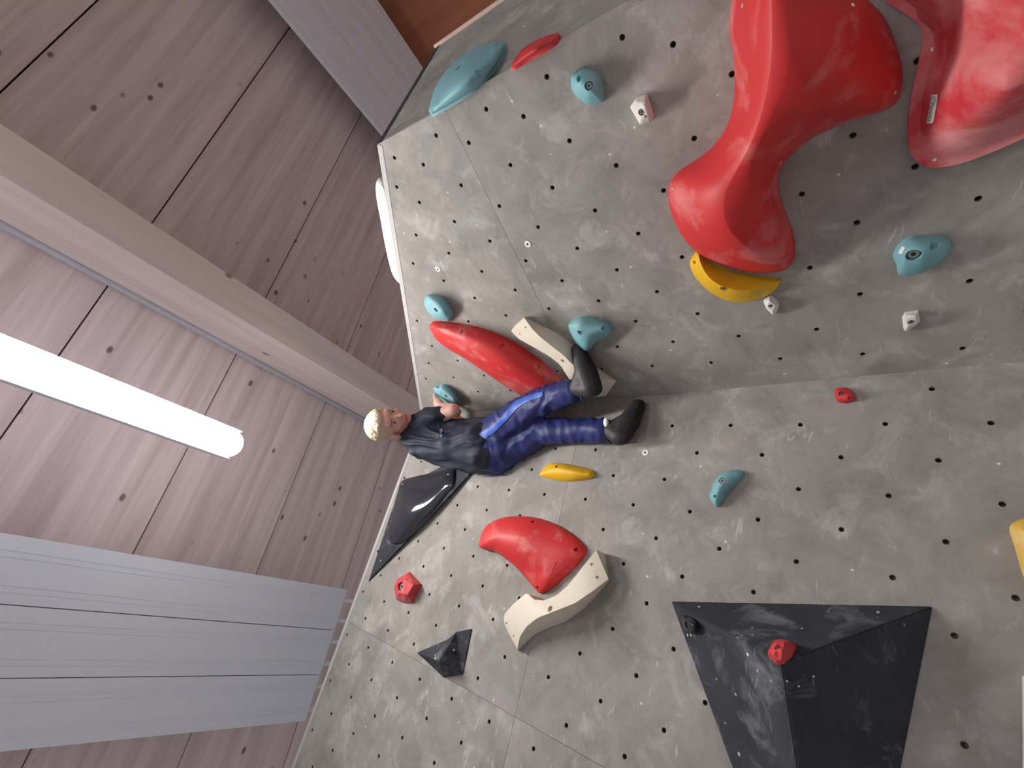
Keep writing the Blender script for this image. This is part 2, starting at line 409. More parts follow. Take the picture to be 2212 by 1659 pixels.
# --- radiant ceiling panels
def radiant(name, label, edges, h, b0, b1, stubs, stub_b):
    t = empty(name, ceil_pt((edges[0] + edges[-1]) / 2 * h, b0, h)); tag(t, label, 'ceiling panel', 'radiant heating panels under the ceiling')
    for e0, e1 in zip(edges, edges[1:]):
        d0, d1 = e0 * h, e1 * h; w = d1 - d0; g = 0.0025
        s = ceiling_bar('sheet', d0 + g, d1 - g, b0, b1, h, h + 0.035, M['sheet'], t)
        for k in (0.27, 0.77):           # pressed tube channels show as double lines
            for dd in (-0.013, 0.013): ceiling_bar('rib', d0 + w * k + dd - 0.003, d0 + w * k + dd + 0.003, b0, b1 - 0.002, h - 0.002, h + 0.001, M['sheet'], s)
            if stubs:
                c = d0 + w * k
                V, Fc = tube_vf(ceil_pt(c, b0 + 0.02, h + 0.015), ceil_pt(c, stub_b, h + 0.015), 0.013, 10)
                mk('tube_stub', V, Fc, M['sheet'], t, smooth=True)
    return t
radiant('radiant_panel', 'wide pale grey ceiling panel of three sheets, pipe stubs towards the left wall', [0.063, 0.155, 0.249, 0.341], HC - 0.3, -0.875 * (HC - 0.3), 3.2, True, -0.99 * (HC - 0.3))
radiant('radiant_panel', 'pale grey ceiling panel running behind the outer wall edge', [-1.503, -1.385, -1.26, -1.14], HC - 0.3, -0.95 * (HC - 0.3), 3.2, False, 0)
# --- luminaires
def luminaire(label, d, b0, b1, h, w=0.135):
    t = empty('ceiling_light', ceil_pt(d, (b0 + b1) / 2, h)); tag(t, label, 'ceiling light', 'long ceiling luminaires')
    # diffuser: half-round trough with rounded ends
    n, k = 14, 12; V = []; r = w / 2
    spine = [b0 + r * (1 - math.cos(a)) for a in np.linspace(0, math.pi / 2, 6)] + [b1 - r * (1 - math.cos(a)) for a in np.linspace(math.pi / 2, 0, 6)]
    rad = [r * math.sin(a) + 1e-4 for a in np.linspace(0, math.pi / 2, 6)] + [r * math.sin(a) + 1e-4 for a in np.linspace(math.pi / 2, 0, 6)]
    for b, q in zip(spine, rad):
        for i in range(n):
            a = 2 * math.pi * i / n; V.append(ceil_pt(d + q * math.cos(a), b, h + q * 0.55 * math.sin(a)))
    Fc = [(a * n + i, a * n + (i + 1) % n, (a + 1) * n + (i + 1) % n, (a + 1) * n + i) for a in range(len(spine) - 1) for i in range(n)]
    Fc += [tuple(range(n)), tuple(range((len(spine) - 1) * n, len(spine) * n))]
    mk('diffuser', V, Fc, M['lamp'], t, smooth=True)
    ceiling_bar('housing', d - r * 1.05, d + r * 1.05, b0 + r * 0.6, b1 - r * 0.6, h + 0.012, h + 0.07, M['sheet'], t)
    ceiling_bar('added_uplight', d - r * 0.7, d + r * 0.7, b0 + r, b1 - r, h + 0.070, h + 0.074, M['added_uplight'], t)  # glow strip added on the housing to lift the ceiling tone
    for k in (-1, 1): ceiling_bar('side_rail', d + k * r * 1.04 - 0.003, d + k * r * 1.04 + 0.003, b0 + r * 0.6, b1 - r * 0.6, h - 0.020, h + 0.02, M['sheet'], t)
    return t
LAMPH = 2.4
luminaire('long glowing white ceiling light hanging beside the climber', -0.167 * LAMPH, -0.482 * LAMPH, 0.15, LAMPH)
luminaire('unseen white fill light added behind the viewer', -0.167 * LAMPH, 2.5, 4.0, LAMPH)  # out-of-view lamp, added as fill for the lower left wall
# ================================================================== HOLDS
def closed_curve(pts, n):
    """closed Catmull-Rom through pixel points, evenly resampled"""
    P = np.array(pts, float); m = len(P); out = []
    for i in range(m):
        p0, p1, p2, p3 = P[i - 1], P[i], P[(i + 1) % m], P[(i + 2) % m]
        for t in np.linspace(0, 1, 10, endpoint=False):
            out.append(0.5 * (2 * p1 + (p2 - p0) * t + (2 * p0 - 5 * p1 + 4 * p2 - p3) * t * t + (3 * p1 - p0 - 3 * p2 + p3) * t ** 3))
    return resample(np.array(out), n, True)
def resample(Q, n, closed=False):
    Q = np.asarray(Q, float)
    if closed: Q = np.vstack([Q, Q[:1]])
    d = np.r_[0, np.cumsum(np.linalg.norm(np.diff(Q[:, :2], axis=0), axis=1))]
    t = np.linspace(0, d[-1], n, endpoint=not closed)
    return np.stack([np.interp(t, d, Q[:, k]) for k in range(Q.shape[1])], 1)
def smooth_crest(C):
    C = np.array(C, float)
    if len(C) < 3: return C
    P_ = np.vstack([2 * C[0] - C[1], C, 2 * C[-1] - C[-2]]); out = []
    for i in range(1, len(P_) - 2):
        p0, p1, p2, p3 = P_[i - 1:i + 3]
        for t in np.linspace(0, 1, 6, endpoint=False): out.append(0.5 * (2 * p1 + (p2 - p0) * t + (2 * p0 - 5 * p1 + 4 * p2 - p3) * t * t + (3 * p1 - p0 - 3 * p2 + p3) * t ** 3))
    return np.array(out + [C[-1]])
def nearest_on(crest, p):
    best = None
    C = np.asarray(crest, float)
    if len(C) == 1: return C[0]
    for a, b in zip(C, C[1:]):
        e = b[:2] - a[:2]; t = np.clip(((p - a[:2]) @ e) / (e @ e + 1e-9), 0, 1); q = a + (b - a) * t
        dd = np.linalg.norm(q[:2] - p)
        if best is None or dd < best[0]: best = (dd, q)
    return best[1]
def dome_vf(P, outline, crest, q=0.8, n=64, K=10, edge=0.3, profile=None, smooth=True, shrink=0.985):
    """crest: [(x, y, height in m), ...]; outline lies on the wall, rings climb to the crest"""
    ol = closed_curve(outline, n) if smooth else resample(np.array(outline, float), n, True)
    cs = smooth_crest(crest); tg = np.array([nearest_on(cs, p) for p in ol]); cen = P.on(*ol.mean(0))
    Hm = max(c[2] for c in crest); V = []; h0 = []
    prof = profile or (lambda s: math.sin(math.pi / 2 * s) ** q)
    e3 = [P.on(p[0], p[1]) for p in ol]
    for p in e3:
        w = unit(p - O); w = unit(w - (w @ P.n) * P.n); o = unit(p - cen); c = max(0.0, o @ w)
        h0.append(0.006 + Hm * edge * c)
    for p, h in zip(ol, h0): V.append(P.on(p[0], p[1], h) - P.n * (h + 0.001))
    for k in range(K + 1):
        s = k / K * shrink; f = prof(k / K)
        for p, t, h in zip(ol, tg, h0):
            x = p + (t[:2] - p) * s; V.append(P.on(x[0], x[1], h + (max(t[2], h) - h) * f))
    R = K + 2
    Fc = [(a * n + i, a * n + (i + 1) % n, (a + 1) * n + (i + 1) % n, (a + 1) * n + i) for a in range(R - 1) for i in range(n)]
    V.append(P.on(*np.mean(tg[:, :2], 0), float(np.mean(tg[:, 2]))) if len(crest) == 1 else np.mean(V[(R - 1) * n:R * n], 0))
    if len(crest) == 1: Fc += [((R - 1) * n + i, (R - 1) * n + (i + 1) % n, R * n) for i in range(n)]
    else: Fc.append(tuple((R - 1) * n + i for i in range(n)))
    V.append(np.mean(V[:n], 0)); c = len(V) - 1
    Fc += [((i + 1) % n, i, c) for i in range(n)]
    if len(crest) > 1: V[R * n] = V[c]
    return V, Fc
def clean(o, dist=0.0004):
    bm = bmesh.new(); bm.from_mesh(o.data)
    bmesh.ops.remove_doubles(bm, verts=bm.verts, dist=dist)
    bmesh.ops.dissolve_degenerate(bm, dist=dist * 0.5, edges=bm.edges)
    loose = [v for v in bm.verts if not v.link_faces]; bmesh.ops.delete(bm, geom=loose, context='VERTS')
    big = [f for f in bm.faces if len(f.verts) > 4]
    if big: bmesh.ops.triangulate(bm, faces=big)
    bmesh.ops.recalc_face_normals(bm, faces=bm.faces); bm.to_mesh(o.data); bm.free()
def bvh_of(o):
    bm = bmesh.new(); bm.from_mesh(o.data); bm.transform(wmat(o)); t = BVHTree.FromBMesh(bm); bm.free(); return t
def shoot(t, x, y):
    h = t.ray_cast(Vector(O), Vector(ray(x, y)))
    return (np.array(h[0]), np.array(h[1])) if h[0] is not None else (None, None)
def drill(o, cuts):
    """real recesses: (point, axis, radius, depth)"""
    if not cuts: return
    parts = []
    for p, a, r, dp in cuts: parts.append(tube_vf(np.asarray(p) - a * dp, np.asarray(p) + a * 0.03, r, 18, r * 1.12))
    V, Fc = join_vf(parts)
    c = mk('cutter', V, Fc, None, origin=(0, 0, 0))
    md = o.modifiers.new('b', 'BOOLEAN'); md.object = c; md.operation = 'DIFFERENCE'; md.solver = 'EXACT'
    dg = bpy.context.evaluated_depsgraph_get(); me = bpy.data.meshes.new_from_object(o.evaluated_get(dg))
    o.modifiers.clear()
    if len(me.polygons) > 20: o.data = me
    bpy.data.objects.remove(c)
def bolt_mesh(p, a, r, dp):
    b = p - a * dp
    parts = [tube_vf(b, b + a * dp * 0.55, r * 0.72, 14)]
    V, Fc = join_vf(parts); return V, Fc
def fit_bolts(o, P, bolts, screws=(), pits=(), axis=None):
    """bolts in counterbores, plain pits, and flush set screws"""
    t = bvh_of(o); a = P.n if axis is None else axis; cuts = []; todo = []
    for x, y, rp in bolts:
        p, nn = shoot(t, x, y)
        if p is None: continue
        r = rp * np.linalg.norm(p - O) / F; dp = max(0.012, r * 1.3)
        cuts.append((p, a, r, dp)); todo.append((p, r, dp))
    for x, y, rp in pits:
        p, nn = shoot(t, x, y)
        if p is None: continue
        r = rp * np.linalg.norm(p - O) / F; cuts.append((p, a, r, max(0.008, r * 1.8)))
    drill(o, cuts)
    for p, r, dp in todo:
        V, Fc = bolt_mesh(p, a, r, dp); bo = mk('bolt', V, Fc, M['steel'], o)
        s = p - a * dp * 0.45
        V, Fc = tube_vf(s, s + a * 0.0012, r * 0.34, 6); mk('hex_socket', V, Fc, M['dark'], bo)
    for x, y, rp in screws:
        p, nn = shoot(t, x, y)
        if p is None: continue
        r = rp * np.linalg.norm(p - O) / F
        V, Fc = tube_vf(p - nn * 0.003, p + nn * 0.0012, r, 10, r * 0.8); mk('screw', V, Fc, M['screw'], o)
def hold(name, label, P, outline, crest, mat, q=0.8, bolts=(), screws=(), pits=(), n=56, K=9, edge=0.3, profile=None, smooth=True, cat='climbing hold', group=None, relax=6):
    V, Fc = dome_vf(P, outline, crest, q, n, K, edge, profile, smooth)
    base = np.mean(V[:n], 0)
    o = mk(name, V, Fc, mat, None, base)
    bm = bmesh.new(); bm.from_mesh(o.data); bm.verts.ensure_lookup_table()
    mv = [v for v in bm.verts if 4 * n <= v.index < (K + 2) * n or (len(crest) == 1 and v.index == (K + 2) * n)]
    clean_first = [v for v in bm.verts]
    bmesh.ops.remove_doubles(bm, verts=clean_first, dist=0.0004); mv = [v for v in mv if v.is_valid]
    for _ in range(relax): bmesh.ops.smooth_vert(bm, verts=mv, factor=0.5, use_axis_x=True, use_axis_y=True, use_axis_z=True)
    bm.to_mesh(o.data); bm.free(); clean(o)
    fit_bolts(o, P, bolts, screws, pits); o.data.shade_smooth()
    try: o.data.set_sharp_from_angle(angle=math.radians(50))
    except Exception: pass
    return tag(o, label, cat, group)
def facet(name, label, P, verts, faces, mat, bolts=(), screws=(), pits=(), cat='climbing hold', group=None, bevel=0.002):
    """hand placed facets: verts (x, y, height); the rim drops to the wall"""
    V = [P.on(x, y, h) for x, y, h in verts]; Fc = [tuple(f) for f in faces]
    cnt = {}
    for f in Fc:
        for i in range(len(f)): cnt[(f[i], f[(i + 1) % len(f)])] = 1
    rim = [(a, b) for a, b in cnt if (b, a) not in cnt]; down_ = {}
    for a, b in rim:
        for i in (a, b):
            if i not in down_: down_[i] = len(V); V.append(V[i] - P.n * (verts[i][2] + 0.001))
    for a, b in rim: Fc.append((b, a, down_[a], down_[b]))
    nxt = dict(rim); s = rim[0][0]; loop = [s]
    while nxt[loop[-1]] != s: loop.append(nxt[loop[-1]])
    Fc.append(tuple(down_[i] for i in reversed(loop)))
    base = np.mean([V[down_[i]] for i in loop], 0)
    o = mk(name, V, Fc, mat, None, base); clean(o, 0.0003)
    if bevel:
        bm = bmesh.new(); bm.from_mesh(o.data)
        ed = [e for e in bm.edges if len(e.link_faces) == 2 and e.calc_face_angle(0) > 0.2]
        bmesh.ops.bevel(bm, geom=ed, offset=bevel, segments=2, affect='EDGES', clamp_overlap=True); bm.to_mesh(o.data); bm.free()
    fit_bolts(o, P, bolts, screws, pits)
    return tag(o, label, cat, group)
def ribbon(name, label, P, A, B, C, mat, bolts=(), pits=(), n=26, cat='climbing hold', group=None):
    """long hold: edge A, ridge B, foot C, each a pixel polyline with height"""
    A, B, C = [resample(np.array(s, float), n) for s in (A, B, C)]
    rows = []
    for a, b, c in zip(A, B, C):
        a3, b3, c3 = P.on(*a), P.on(*b), P.on(*c)
        m3 = (a3 + b3) / 2 + P.n * 0.002
        rows.append([a3 - P.n * (a[2] + 0.001), a3, m3, b3, c3, c3 - P.n * (c[2] + 0.001)])
    k = len(rows[0]); V = [p for r in rows for p in r]
    Fc = [(i * k + j, i * k + (j + 1) % k, (i + 1) * k + (j + 1) % k, (i + 1) * k + j) for i in range(n - 1) for j in range(k)]
    Fc += [tuple(range(k)), tuple(range((n - 1) * k, n * k))]
    o = mk(name, V, Fc, mat, None, np.mean([r[0] for r in rows], 0)); clean(o, 0.0003)
    bm = bmesh.new(); bm.from_mesh(o.data)
    ed = [e for e in bm.edges if len(e.link_faces) == 2 and e.calc_face_angle(0) > 0.6]
    bmesh.ops.bevel(bm, geom=ed, offset=0.003, segments=2, affect='EDGES', clamp_overlap=True); bm.to_mesh(o.data); bm.free()
    fit_bolts(o, P, bolts, (), pits); o.data.shade_smooth()
    try: o.data.set_sharp_from_angle(angle=math.radians(35))
    except Exception: pass
    return tag(o, label, cat, group)
# ---------------- right wall face
hourglass = hold('fibreglass_macro', 'huge glossy red hourglass shaped macro on the right wall face', PR,
    [(1590, -30), (1577, 30), (1576, 70), (1583, 110), (1587, 170), (1585, 215), (1575, 260), (1555, 300), (1525, 335), (1490, 360), (1460, 380), (1445, 400), (1443, 425), (1450, 460), (1470, 505), (1500, 540), (1540, 565), (1590, 582), (1640, 590), (1680, 588), (1705, 577), (1716, 556), (1715, 530), (1703, 490), (1690, 455), (1680, 415), (1681, 385), (1692, 357), (1724, 321), (1769, 291), (1829, 265), (1896, 245), (1930, 228), (1945, 205), (1950, 161), (1943, 120), (1926, 71), (1907, 34), (1881, 7), (1850, -20), (1780, -60), (1700, -75), (1630, -60)],
    [(1675, -10, 0.21), (1678, 110, 0.21), (1662, 210, 0.19), (1635, 300, 0.165), (1597, 375, 0.16), (1577, 430, 0.165), (1582, 490, 0.155), (1625, 535, 0.12), (1675, 558, 0.07)], M['red'], q=0.85, relax=14,
    screws=[(1604, 12, 4), (1843, 11, 4), (1934, 200, 3), (1453, 408, 3), (1686, 352, 3)], n=120, K=16, edge=0.12, cat='climbing macro')
def rim_prof(s): return 0.0 if s < 0.16 else math.sin(math.pi / 2 * (s - 0.16) / 0.84) ** 0.95
rimmed = hold('fibreglass_macro', 'large chalked red macro with a flat rim and small maker label, right wall edge', PR,
    [(1890, -40), (1911, 0), (1956, 30), (1982, 50), (1993, 71), (1990, 108), (1978, 161), (1967, 217), (1962, 269), (1963, 318), (1975, 344), (1997, 359), (2031, 362), (2083, 351), (2143, 329), (2212, 299), (2290, 262), (2370, 190), (2400, 60), (2330, -80), (2150, -140), (1980, -110)],
    [(2230, -60, 0.20), (2250, 60, 0.23), (2210, 160, 0.19)], M['redchalk'], relax=30, profile=rim_prof, screws=[(2015, 106, 3), (2019, 345, 3)], n=110, K=18, edge=0.08, cat='climbing macro')
ribbon('climbing_hold', 'yellow crescent hold tucked under the red hourglass macro', PR,
    [(1505, 546, .012), (1495, 555, .012), (1489, 566, .012), (1492, 580, .012), (1501, 598, .012), (1517, 617, .012), (1539, 635, .012), (1566, 649, .012), (1593, 654, .012), (1620, 652, .012), (1647, 644, .012), (1672, 630, .012), (1682, 617, .012), (1687, 607, .008)],
    [(1508, 547, .02), (1513, 568, .045), (1522, 587, .06), (1536, 604, .07), (1556, 617, .075), (1590, 627, .07), (1625, 627, .055), (1658, 618, .035), (1686, 606, .01)],
    [(1509, 545, 0), (1517, 555, 0), (1544, 571, 0), (1585, 587, 0), (1625, 595, 0), (1674, 601, 0), (1687, 605, 0)], M['yellow'], bolts=[(1564, 624, 7)], pits=[(1500, 567, 3)], n=30)
hold('climbing_hold', 'round teal hold high up between the side face and a white crimp', PR,
    [(1256, 148), (1277, 152), (1296, 165), (1302, 187), (1304, 212), (1301, 221), (1272, 225), (1256, 217), (1237, 198), (1233, 174), (1237, 160)],
    [(1258, 180, 0.06), (1272, 192, 0.06)], M['teal'], q=0.7, bolts=[(1270.6, 186.6, 7)], pits=[(1250, 170, 5)])
W1 = [(1360, 232, 0.012), (1373, 213, 0.012), (1395, 205, 0.012), (1404, 231, 0.012), (1411, 254, 0.012), (1404, 263, 0.012), (1383, 271, 0.012), (1372, 252, 0.012), (1376, 218, 0.03), (1392, 222, 0.045), (1402, 252, 0.04), (1386, 258, 0.04), (1370, 234, 0.035)]
facet('climbing_hold', 'white faceted crimp left of the red hourglass macro', PR, W1, [(0, 1, 8, 12), (1, 2, 9, 8), (2, 3, 4, 10, 9), (4, 5, 10), (5, 6, 11, 10), (6, 7, 11), (7, 0, 12, 11), (8, 9, 10, 11, 12)], M['white'], bolts=[(1385, 243, 6)], pits=[(1395, 252, 3)])
W2 = [(1663, 641, 0.01), (1680, 654, 0.01), (1683, 662, 0.01), (1677, 675, 0.01), (1669, 681, 0.01), (1655, 667, 0.01), (1649, 652, 0.01), (1653, 647, 0.01), (1662, 650, 0.03), (1675, 660, 0.03), (1669, 673, 0.03), (1657, 660, 0.03)]
facet('climbing_hold', 'tiny white screw-on crimp just below the yellow crescent', PR, W2, [(0, 1, 9, 8), (1, 2, 9), (2, 3, 10, 9), (3, 4, 10), (4, 5, 11, 10), (5, 6, 11), (6, 7, 8, 11), (7, 0, 8), (8, 9, 10, 11)], M['white'], bolts=[(1665, 662, 4.5)], bevel=0.001)
W3 = [(1984, 675, 0.01), (1988, 694, 0.01), (1978, 704, 0.01), (1959, 716, 0.01), (1952, 713, 0.01), (1949, 690, 0.01), (1956, 679, 0.01), (1978, 682, 0.03), (1979, 695, 0.03), (1961, 707, 0.03), (1957, 690, 0.03)]
facet('climbing_hold', 'small white crimp low down below the kidney shaped teal hold', PR, W3, [(0, 1, 8, 7), (1, 2, 8), (2, 3, 9, 8), (3, 4, 9), (4, 5, 10, 9), (5, 6, 10), (6, 0, 7, 10), (7, 8, 9, 10)], M['white'], bolts=[(1969, 697, 5)], bevel=0.001)
kidney = hold('climbing_hold', 'kidney shaped teal hold with a white sticker, lowest teal on the right face', PR,
    [(1929, 552), (1937, 536), (1954, 519), (1973, 512), (2000, 513), (2035, 513), (2051, 519), (2056, 530), (2049, 549), (2030, 568), (2003, 584), (1973, 594), (1951, 597), (1939, 591), (1938, 576), (1932, 563)],
    [(1960, 550, 0.05), (1990, 545, 0.055), (2025, 534, 0.045)], M['teal'], q=0.7, bolts=[(1974, 553, 10)], pits=[(2017, 533, 5)])
hold('climbing_hold', 'teal hold under the wall top just above the long red crescent macro', PR,
    [(927, 637), (952, 642), (965, 652), (976, 670), (978, 681), (974, 693), (960, 694), (936, 685), (922, 670), (916, 654), (919, 642)],
    [(938, 655, 0.05), (952, 672, 0.055)], M['teal'], q=0.7, bolts=[(941.6, 669.5, 5)])
hold('fibreglass_macro', 'long red crescent macro behind the climber and his bent leg', PR,
    [(927, 703), (933, 697), (963, 697), (1003, 702), (1044, 712), (1093, 732), (1131, 754), (1166, 779), (1193, 800), (1222, 826), (1242, 850), (1238, 867), (1214, 871), (1160, 866), (1114, 848), (1078, 825), (1041, 800), (1006, 776), (968, 754), (941, 732), (930, 713)],
    [(948, 712, 0.05), (1000, 738, 0.08), (1080, 786, 0.10), (1150, 826, 0.08), (1210, 850, 0.05)], M['red'], q=0.8, screws=[(936, 722, 2)], pits=[(998, 716, 3), (1084, 747, 3), (1164, 796, 3)], n=80, edge=0.12, cat='climbing macro')
ribbon('fibreglass_macro', 'long cream wave macro behind the upper climbing shoe', PR,
    [(1104, 715, .035), (1120, 732, .035), (1154, 751, .04), (1187, 770, .045), (1210, 788, .045), (1228, 817, .045), (1250, 843, .04), (1275, 855, .035), (1291, 858, .03), (1309, 855, .02)],
    [(1132, 686, .05), (1150, 711, .06), (1168, 729, .07), (1196, 751, .075), (1217, 767, .08), (1236, 787, .08), (1262, 802, .07), (1295, 813, .05), (1331, 823, .02)],
    [(1133.5, 685, 0), (1168, 702, 0), (1201, 718, 0), (1232, 740, 0), (1260, 767, 0), (1295, 799, 0), (1333, 822, 0)], M['cream'], pits=[(1135, 707, 2.2), (1123, 721, 2.2), (1216, 780, 5.5)], cat='climbing macro')
foothold = hold('climbing_hold', 'three lobed teal hold under the upper climbing shoe toe', PR,
    [(1228, 702), (1239, 691), (1257, 685), (1277, 688), (1304, 695), (1317, 703), (1322, 714), (1318, 723), (1302, 734), (1286, 741), (1279, 750), (1270, 759), (1261, 758), (1250, 747), (1241, 736), (1232, 718)],
    [(1250, 706, 0.06), (1264, 720, 0.065), (1296, 712, 0.05)], M['teal'], q=0.7, bolts=[(1252.5, 719, 6)], pits=[(1302, 711, 4)])
handhold = hold('climbing_hold', 'teal hold at the wall top gripped by the climber', PR,
    [(936, 838), (941, 835), (948, 836), (953, 831), (962, 832), (975, 841), (988, 856), (996, 867), (997, 873), (993, 879), (984, 880), (973, 878), (959, 869), (944, 857), (938, 846)],
    [(950, 844, 0.05), (976, 862, 0.055)], M['teal'], q=0.7, bolts=[(964, 856, 4)])
# top-out hold lying on the sloping top behind the edge
tdir = unit(arete_top - ctop); tn = unit(np.cross(tdir, PR.n)); tn = tn if tn[2] > 0 else -tn
def top_pt(x, y, back):
    r = ray(x, y); b = arete_top - PR.n * back; return O + r * ((b - O) @ PR.n) / (r @ PR.n)
TO = [(816, 386), (811, 405), (815, 440), (822, 475), (829, 515), (836, 550), (846, 588), (856, 606), (866, 613), (878, 600), (872, 560), (862, 510), (850, 450), (838, 400), (828, 386)]
PT = Plane(PR.n, PR.d - 0.13)
hold('climbing_hold', 'long white hold lying on top of the right wall, peeking over its edge', PT, TO, [(828, 410, .05), (842, 480, .06), (860, 580, .05)], M['white'], q=0.7)
def washer(P, w, x, y):
    p = P.on(x, y); V, Fc = tube_vf(p - P.n * 0.002, p + P.n * 0.002, 0.0125, 16, 0.0115); o = mk('washer', V, Fc, M['sign'], w)
    V, Fc = tube_vf(p + P.n * 0.0018, p + P.n * 0.0024, 0.0042, 10); mk('screw_hole', V, Fc, M['dark'], o)
for x, y in ((1140, 527), (946, 581)): washer(PR, wallR, x, y)
washer(PL, wallL, 1394, 978)
# ---------------- side face
hold('climbing_hold', 'long pale teal leaf shaped hold on the narrow side face', PS,
    [(1090, 91), (1071, 91), (1033, 99), (1001, 117), (974, 141), (952, 168), (938, 195), (929, 225), (926, 239), (930, 247), (938, 245), (974, 225), (1017, 198), (1044, 174), (1069, 146), (1085, 117), (1092, 97)],
    [(944, 222, 0.03), (975, 185, 0.05), (1015, 145, 0.055), (1060, 112, 0.035)], M['teal'], q=0.7, pits=[(991, 145, 8), (1033, 155, 5), (1071, 97, 4)], edge=0.1)
hold('climbing_hold', 'bright red knobbly hold on the narrow side face', PS,
    [(1105, 146), (1107, 136), (1126, 108), (1158, 87), (1188, 75), (1207, 72), (1208, 77), (1199, 92), (1166, 114), (1136, 130), (1112, 145)],
    [(1120, 130, 0.02), (1155, 104, 0.035), (1192, 84, 0.02)], M['redhold'], q=0.7, pits=[(1187, 79, 2)], edge=0.1)
# ---------------- left wall face
hold('climbing_hold', 'small red hold right beside the inner corner', PL, [(1804, 842), (1815, 838), (1830, 838), (1845, 848), (1847, 860), (1835, 868), (1820, 869), (1807, 864)], [(1820, 851, 0.03), (1834, 856, 0.03)], M['redhold'], q=0.6, bolts=[(1817, 850, 4.5)], pits=[(1834, 859, 2.5)])
hold('climbing_hold', 'small yellow ridge hold below the climber back', PL,
    [(1165, 1026), (1172, 1014), (1183, 1004), (1197, 1000), (1221, 1002), (1248, 1007), (1275, 1014), (1283, 1018), (1281, 1030), (1256, 1037), (1221, 1040), (1194, 1034), (1172, 1029)],
    [(1180, 1018, .035), (1203, 1013, .045), (1240, 1020, .045), (1270, 1025, .03)], M['yellow'], q=0.9, bolts=[(1203, 1007, 4)])
hold('climbing_hold', 'teal boomerang hold in the middle of the left wall face', PL,
    [(1532, 1071), (1537, 1056), (1541, 1043), (1552, 1029), (1569, 1018), (1588, 1015), (1601, 1017), (1606, 1024), (1601, 1034), (1585, 1048), (1571, 1062), (1560, 1081), (1554, 1091), (1547, 1094), (1539, 1086), (1534, 1078)],
    [(1545, 1076, .035), (1554, 1048, .05), (1566, 1035, .05), (1592, 1024, .03)], M['teal'], q=0.75, bolts=[(1558.5, 1037, 6)], pits=[(1544, 1072, 3)])
wedge = hold('fibreglass_macro', 'red shark fin macro above the cream wave macro, left face', PL,
    [(1034, 1181), (1039, 1156), (1047, 1140), (1061, 1128), (1083, 1119), (1113, 1115), (1145, 1116), (1180, 1124), (1216, 1140), (1243, 1159), (1260, 1175), (1267, 1187), (1262, 1201), (1237, 1230), (1205, 1259), (1178, 1280), (1168, 1282), (1161, 1278), (1140, 1254), (1113, 1224), (1085, 1202), (1066, 1190), (1047, 1186)],
    [(1075, 1158, .075), (1120, 1165, .08), (1170, 1190, .06), (1185, 1235, .045)], M['red'], q=0.6, screws=[(1062, 1131, 2.5)], pits=[(1150, 1127, 3), (1244, 1187, 4), (1161, 1269, 3)], n=80, edge=0.3, cat='climbing macro')
ribbon('fibreglass_macro', 'cream wave macro curving under the red shark fin', PL,
    [(1288, 1187, .06), (1270, 1210, .07), (1248, 1238, .075), (1226, 1265, .08), (1202, 1286, .085), (1175, 1297, .085), (1153, 1295, .085), (1138, 1280, .08), (1110, 1303, .07), (1091, 1324, .06), (1087, 1336, .055), (1091, 1352, .045)],
    [(1315, 1251, .055), (1275, 1281, .085), (1243, 1303, .10), (1194, 1322, .115), (1161, 1335, .105), (1137, 1354, .08), (1123, 1376, .055), (1118, 1402, .03)],
    [(1316, 1253, 0), (1312, 1259, 0), (1289, 1286, 0), (1256, 1319, 0), (1221, 1343, 0), (1183, 1357, 0), (1159, 1368, 0), (1140, 1384, 0), (1119, 1406, 0)], M['cream'], pits=[(1278, 1219, 3), (1290, 1247, 3), (1188, 1315, 5.5), (1094, 1346, 2), (1109, 1374, 2)], n=34, cat='climbing macro')
V21 = [(883, 1235, .01), (908, 1262, .01), (890, 1302, .01), (871, 1301, .01), (856, 1295, .01), (851, 1268, .01), (857, 1252, .01), (876, 1254, .05), (893, 1264, .05), (880, 1285, .055), (862, 1280, .05), (860, 1262, .055)]
facet('climbing_hold', 'pale red faceted hold with a chalky bolt ring near the wall top', PL, V21, [(0, 1, 8, 7), (1, 2, 9, 8), (2, 3, 9), (3, 4, 10, 9), (4, 5, 10), (5, 11, 10), (5, 6, 11), (6, 0, 7, 11), (7, 8, 9, 10, 11)], M['redpale'], bolts=[(864, 1266, 8)], bevel=0.0015)
V22 = [(900, 1410, .004), (966, 1381, .035), (985, 1365, .02), (1019, 1358, .004), (999, 1457, .004), (957, 1463, .004), (935, 1442, .01), (949, 1428, .085)]
facet('wooden_volume', 'small charcoal faceted volume beside the cream wave macro', PL, V22, [(0, 1, 7, 6), (1, 2, 7), (2, 3, 4, 7), (4, 5, 7), (5, 6, 7)], M['volume'], screws=[(940, 1422, 3)], pits=[(982, 1411, 2.5)], cat='climbing volume')
